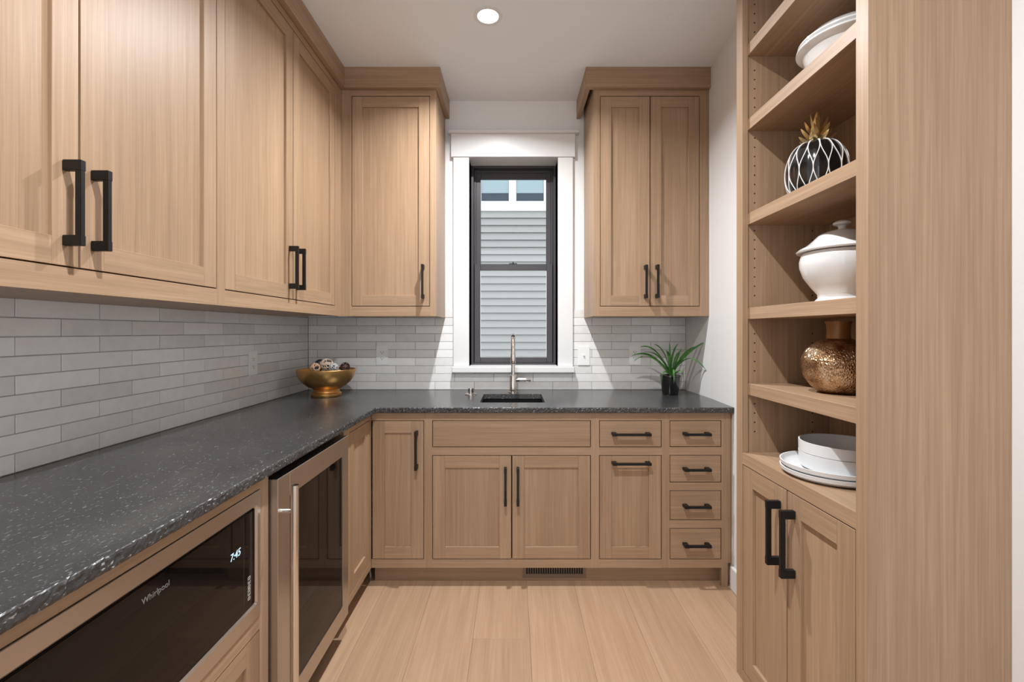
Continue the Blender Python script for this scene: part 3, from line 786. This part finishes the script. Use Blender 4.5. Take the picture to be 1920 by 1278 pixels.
def leafshape(bm, base, tip, ctrl, wd, th=.0, n=10, cup=.25, side=None):
    base, tip, ctrl = Vector(base), Vector(tip), Vector(ctrl); rows = []
    for i in range(n+1):
        q = i/n; p = base*(1-q)**2+ctrl*2*q*(1-q)+tip*q*q
        tg = (ctrl-base)*(1-q)+(tip-ctrl)*q; tg.normalize()
        sd = side or tg.cross(Vector((0, 0, 1)))
        sd = Vector(sd)
        if sd.length < .05: sd = Vector((1, 0, 0))
        sd.normalize(); up = sd.cross(tg); up.normalize()
        w_ = wd*(math.sin(PI*min(1, .16+q*.84))**.7 if q < 1 else 0)
        if w_ < .0002: w_ = .0002
        rows.append([bm.verts.new(p-sd*w_+up*w_*cup), bm.verts.new(p), bm.verts.new(p+sd*w_+up*w_*cup), bm.verts.new(p-up*(th+w_*.12))])
    for A, D in zip(rows, rows[1:]):
        for i, j in ((0, 1), (1, 2), (2, 3), (3, 0)): bm.faces.new((A[i], A[j], D[j], D[i]))
    bm.faces.new(rows[0]); bmesh.ops.recalc_face_normals(bm, faces=bm.faces[:])
zt_ = z+H_-.008
crown = None
bm = B(); lathe(bm, [(.020, zt_-.002), (.018, zt_+.008), (.010, zt_+.03), (0, zt_+.045)], X_, Y_, 20); crown = obj('crown', bm, m_goldleaf, t, smooth=True)
for ring, (n_, r0, zz, out, up_, w_) in enumerate(((7, .016, .000, .034, .028, .0085), (6, .013, .014, .030, .040, .0085), (5, .010, .028, .022, .048, .008), (4, .006, .04, .010, .058, .0075))):
    for k in range(n_):
        a = 2*PI*(k+.5*(ring % 2))/n_+.3
        ca, sa = math.cos(a), math.sin(a); b0 = (X_+r0*ca, Y_+r0*sa, zt_+zz)
        bm = B(); leafshape(bm, b0, (X_+(r0+out)*ca, Y_+(r0+out)*sa, zt_+zz+up_), (X_+(r0+out*.75)*ca, Y_+(r0+out*.75)*sa, zt_+zz+up_*.35), w_*1.3, .001, 7, .3)
        obj('leaf', bm, m_goldleaf, crown, smooth=True)

# bronze vase
z = 1.1172; X_, Y_ = .945, 1.351
t = thing('vase', 'squat bronze crackled glass vase with narrow amber neck on a pantry shelf', 'vase', (X_, Y_, z))
bm = B(); lathe(bm, [(0, z+.002), (.045, z), (.052, z+.004), (.070, z+.020), (.087, z+.045), (.0945, z+.075), (.0925, z+.102), (.080, z+.128), (.058, z+.147), (.038, z+.155), (.032, z+.158)], X_, Y_, 72)
obj('body', bm, m_vase, t, smooth=True)
bm = B(); lathe(bm, [(.031, z+.155), (.030, z+.165), (.0295, z+.18), (.030, z+.198), (.0335, z+.205), (.0335, z+.208), (.028, z+.207), (.0265, z+.195), (.0265, z+.155)], X_, Y_, 48); obj('neck', bm, m_neck, t, smooth=True)

# plates and bowls
z = SZ+.0004; px_, py_, pr_ = .929, 1.347, .137
def plate_prof(z, r, h):
    return [(0, z), (r*.80, z), (r*.90, z+h*.12), (r*.985, z+h*.5), (r, z+h), (r-.004, z+h), (r-.008, z+h*.6), (r*.86, z+h*.25+.002), (r*.78, z+.0045), (0, z+.0045)]
lab = ['large white plate at the bottom of the plate stack', 'large white plate lying on the other plate, under the bowls']
for i in range(2):
    body_thing('dinner_plate', lab[i], 'plate', plate_prof(z+i*.0160, pr_, .0215), px_, py_, m_stone, group='stacked white tableware')
zb_ = z+.0162+.0048
def bowl_prof(z, r, h):
    return [(0, z), (r*.86, z), (r*.955, z+.006), (r*.99, z+h*.4), (r, z+h), (r-.004, z+h), (r*.95, z+h*.45), (r*.88, z+.0065), (0, z+.005)]
body_thing('serving_bowl', 'lower white straight-sided bowl, resting on the plates', 'bowl', bowl_prof(zb_, .1085, .048), .944, 1.333, m_stone, group='stacked white tableware')
body_thing('serving_bowl', 'upper white straight-sided bowl, nested on top of the stack', 'bowl', [(0, zb_+.0105), (.088, zb_+.0105), (.096, zb_+.02), (.1015, zb_+.047), (.1078, zb_+.0495), (.1085, zb_+.080), (.1045, zb_+.080), (.099, zb_+.045), (.09, zb_+.018), (0, zb_+.016)], .944, 1.333, m_stone, group='stacked white tableware')

# ------------------------------------------------------------------ gold bowl with balls
z = .9146; X_, Y_ = -1.104, 2.751
body_thing('footed_bowl', 'gold footed bowl filled with woven balls in the counter corner', 'bowl',
  [(0, z), (.083, z), (.085, z+.004), (.085, z+.017), (.079, z+.024), (.074, z+.026), (.073, z+.030), (.075, z+.034), (.072, z+.040), (.078, z+.047), (.105, z+.060), (.135, z+.085), (.155, z+.115), (.164, z+.142), (.166, z+.157), (.163, z+.160), (.158, z+.157), (.155, z+.14), (.145, z+.115), (.125, z+.092), (.098, z+.074), (.06, z+.066), (0, z+.064)], X_, Y_, m_gold, seg=72)
def ball(label, x, y, zc_, r, mat, woven, seed):
    bm = B()
    if woven:
        rn = random.Random(seed)
        for k in range(17):
            n_ = Vector((rn.gauss(0, 1), rn.gauss(0, 1), rn.gauss(0, 1))).normalized()
            a = n_.orthogonal().normalized(); b = n_.cross(a); off = n_*rn.uniform(-.35, .35)*r; rr = math.sqrt(r*r-off.length_squared)*.97
            tube(bm, [Vector((x, y, zc_))+off+(a*math.cos(2*PI*i/18)+b*math.sin(2*PI*i/18))*rr for i in range(18)], .0021, 5, closed=True)
        bmesh.ops.create_icosphere(bm, subdivisions=2, radius=r*.72, matrix=Matrix.Translation((x, y, zc_)))
        for f_ in bm.faces[-80:]: f_.material_index = 1
        # inner core darker
    else: bmesh.ops.create_uvsphere(bm, u_segments=28, v_segments=18, radius=r, matrix=Matrix.Translation((x, y, zc_)))
    bm.faces.ensure_lookup_table()
    o = obj('decor_ball', bm, [mat, m_darkball], smooth=not woven); rebase(o, (x, y, zc_-r)); tag(o, label, 'ball', 'decorative balls in the gold bowl')
zb0 = z+.068
for i, (dx, dyy, dz, r, m_, wv_, lb) in enumerate((
    (-.060, .010, .078, .040, m_rattan3, True, 'tan woven ball low at the left inside the gold bowl'),
    (.005, -.058, .078, .040, m_rattan, True, 'pale woven ball at the front inside the gold bowl'),
    (.066, .010, .079, .040, m_greyball, True, 'grey woven ball low at the right inside the gold bowl'),
    (.000, .062, .078, .040, m_rattan3, True, 'tan woven ball at the back of the gold bowl'),
    (-.055, .045, .145, .034, m_darkball, False, 'smooth charcoal ball at the back left of the gold bowl'),
    (.004, -.004, .147, .038, m_rattan, True, 'pale woven ball on top of the pile in the gold bowl'),
    (.092, .050, .133, .027, m_rattan2, True, 'dark brown woven ball at the right rim of the gold bowl'),
    (-.050, -.040, .134, .028, m_rattan3, True, 'small tan woven ball at the front left of the gold bowl'),
    (.056, -.036, .134, .027, m_greyball, True, 'small grey woven ball in front of the brown one'))):
    ball(lb, X_+dx, Y_+dyy, z+.030+dz+.005, r, m_, wv_, 20+i)

# ------------------------------------------------------------------ potted plant
z = .9146; X_, Y_ = .951, 2.815
t = thing('potted_plant', 'green strap-leaved plant in a glossy black pot at the right end of the counter', 'plant', (X_, Y_, z))
bm = B(); lathe(bm, [(0, z), (.045, z), (.047, z+.003), (.058, z+.108), (.061, z+.110), (.061, z+.118), (.056, z+.118), (.054, z+.105), (.048, z+.095)], X_, Y_, 40); obj('pot', bm, m_glossblack, t, smooth=True)
bm = B(); rn = random.Random(5); lathe(bm, [(0, z+.104), (.053, z+.103)], X_, Y_, 30)
for k in range(46):
    a, r_ = rn.uniform(0, 2*PI), .046*math.sqrt(rn.random()); s_ = rn.uniform(.004, .008)
    bmesh.ops.create_icosphere(bm, subdivisions=1, radius=s_, matrix=Matrix.Translation((X_+r_*math.cos(a), Y_+r_*math.sin(a), z+.106)))
tag(obj('pebbles', bm, m_soil, t), kind='stuff')
def P(px, py, dy=0): return ((px-962)/309-X_*0, Y_+dy, 1.296-(py-621)/309)
base = (X_+.004, Y_, z+.108)
lv = [ # tip(px,py), control(px,py), depth of tip, width
 ((1196, 650), (1226, 640), -.04, .0085), ((1181, 677), (1214, 646), -.07, .009), ((1186, 668), (1222, 649), .03, .008),
 ((1230, 645), (1251, 652), .05, .0095), ((1257, 640), (1256, 668), .02, .0065), ((1279, 644), (1262, 655), .07, .006),
 ((1319, 638), (1272, 660), -.05, .0115), ((1317, 650), (1284, 646), .04, .009), ((1311, 692), (1282, 642), -.10, .008),
 ((1238, 655), (1250, 660), -.10, .009), ((1268, 652), (1260, 672), -.08, .008), ((1234, 717), (1237, 682), -.05, .0065),
 ((1276, 716), (1279, 678), -.05, .007), ((1255, 716), (1260, 672), -.075, .0065), ((1212, 662), (1240, 652), .09, .007), ((1297, 660), (1270, 650), .10, .007)]
for i, (tp, ct, dy, wd) in enumerate(lv):
    a = 2*PI*i/len(lv); b0 = (base[0]+.007*math.cos(a), base[1]+.007*math.sin(a), base[2])
    tip = ((tp[0]-962)/309, Y_+dy, 1.296-(tp[1]-621)/309); ctl = ((ct[0]-962)/309, Y_+dy*.6, 1.296-(ct[1]-621)/309)
    sd = (0, 1, .35) if abs(dy) < .06 and abs(tp[0]-1257) > 15 else None
    if sd: sd = (.15, .8, .55)
    bm = B(); leafshape(bm, b0, tip, ctl, wd*1.3, .0008, 16, .25, side=sd or (1, .25, 0)); obj('leaf', bm, m_leaf, t, smooth=True)

# ------------------------------------------------------------------ ceiling lights
for i, (lx, ly) in enumerate(LAMPS):
    t = thing('recessed_light', ['round recessed ceiling light glowing above the counter', 'round recessed ceiling light above the camera', 'round recessed ceiling light behind the camera'][i], 'light', (lx, ly, ZC), 'recessed ceiling lights')
    bm = B(); lathe(bm, [(.050, ZC-.0005), (.068, ZC-.0005), (.068, ZC-.003), (.055, ZC-.005), (.050, ZC-.003)], lx, ly, 40); obj('trim_ring', bm, m_white, t, smooth=True)
    bm = B(); lathe(bm, [(0, ZC-.002), (.050, ZC-.002)], lx, ly, 40)
    obj('lens', bm, m_lens, t)
    la = bpy.data.lights.new('lamp', 'AREA'); la.shape = 'DISK'; la.size = .055; la.energy = LAMP_W; la.color = (.97, .985, 1); la.spread = math.radians(148)
    lo_ = bpy.data.objects.new('lamp', la); C.objects.link(lo_); lo_.location = (0, 0, -.008); lo_.parent = t

# ------------------------------------------------------------------ outside: the neighbouring house
h = thing('neighbour_house', 'pale grey clapboard house wall with white-framed windows seen through the window', 'house', (0, 7.1, -.5))
HY = 7.03; LP = .11
bm = B(); box(bm, -3.5, 3.5, HY+.02, HY+.3, -.5, 5.2); obj('wall', bm, m_neigh, h)
zt_ = 3.11; i = 0
bmp = None
while zt_ > -.45:
    bm = B(); z1_, z0_ = zt_, zt_-LP+.009
    vs = [bm.verts.new(p) for p in ((-3.5, HY-.026, z0_), (3.5, HY-.026, z0_), (3.5, HY+.004, z1_), (-3.5, HY+.004, z1_), (-3.5, HY+.018, z0_), (3.5, HY+.018, z0_), (3.5, HY+.018, z1_), (-3.5, HY+.018, z1_))]
    for f_ in ((0,1,2,3), (4,7,6,5), (0,4,5,1), (3,2,6,7), (0,3,7,4), (1,5,6,2)): bm.faces.new([vs[k] for k in f_])
    obj('siding_board', bm, m_neigh, h); zt_ -= LP
bm = B(); box(bm, -3.5, 3.5, HY-.03, HY+.02, 3.111, 3.222); obj('band_board', bm, m_neighw, h, bevel=.003)
for x0, x1 in ((-.535, -.008), (-.008, .519)):
    bm = B()
    for b_ in rect_frame(x0+.001, x1-.001, 3.2225, 4.30, .055, HY-.02, HY+.02, .038): box(bm, *b_)
    wf = obj('window_frame', bm, m_neighw, h, bevel=.003)
    bm = B(); box(bm, x0+.055, x1-.055, HY+.004, HY+.010, 3.26, 4.25); obj('window_pane', bm, m_hglass, wf)
    bm = B(); box(bm, x0+.060, x1-.060, HY-.001, HY+.003, 3.385, 4.245); obj('blind', bm, m_blind, wf)
z_ = 3.2225
while z_ < 5.1:
    for x0, x1 in (((-3.5, -.537), (.521, 3.5)) if z_ < 4.30 else ((-3.5, 3.5),)):
        bm = B()
        vs = [bm.verts.new(p) for p in ((x0, HY-.026, z_+.009), (x1, HY-.026, z_+.009), (x1, HY, z_+LP), (x0, HY, z_+LP), (x0, HY+.018, z_+.009), (x1, HY+.018, z_+.009), (x1, HY+.018, z_+LP), (x0, HY+.018, z_+LP))]
        for f_ in ((0,1,2,3), (4,7,6,5), (0,4,5,1), (3,2,6,7), (0,3,7,4), (1,5,6,2)): bm.faces.new([vs[k] for k in f_])
        obj('siding_board', bm, m_neigh, h)
    z_ += LP
bm = B(); box(bm, -8, 8, YB+.2, 12, -.6, -.5); struct('ground', bm, m_ground)
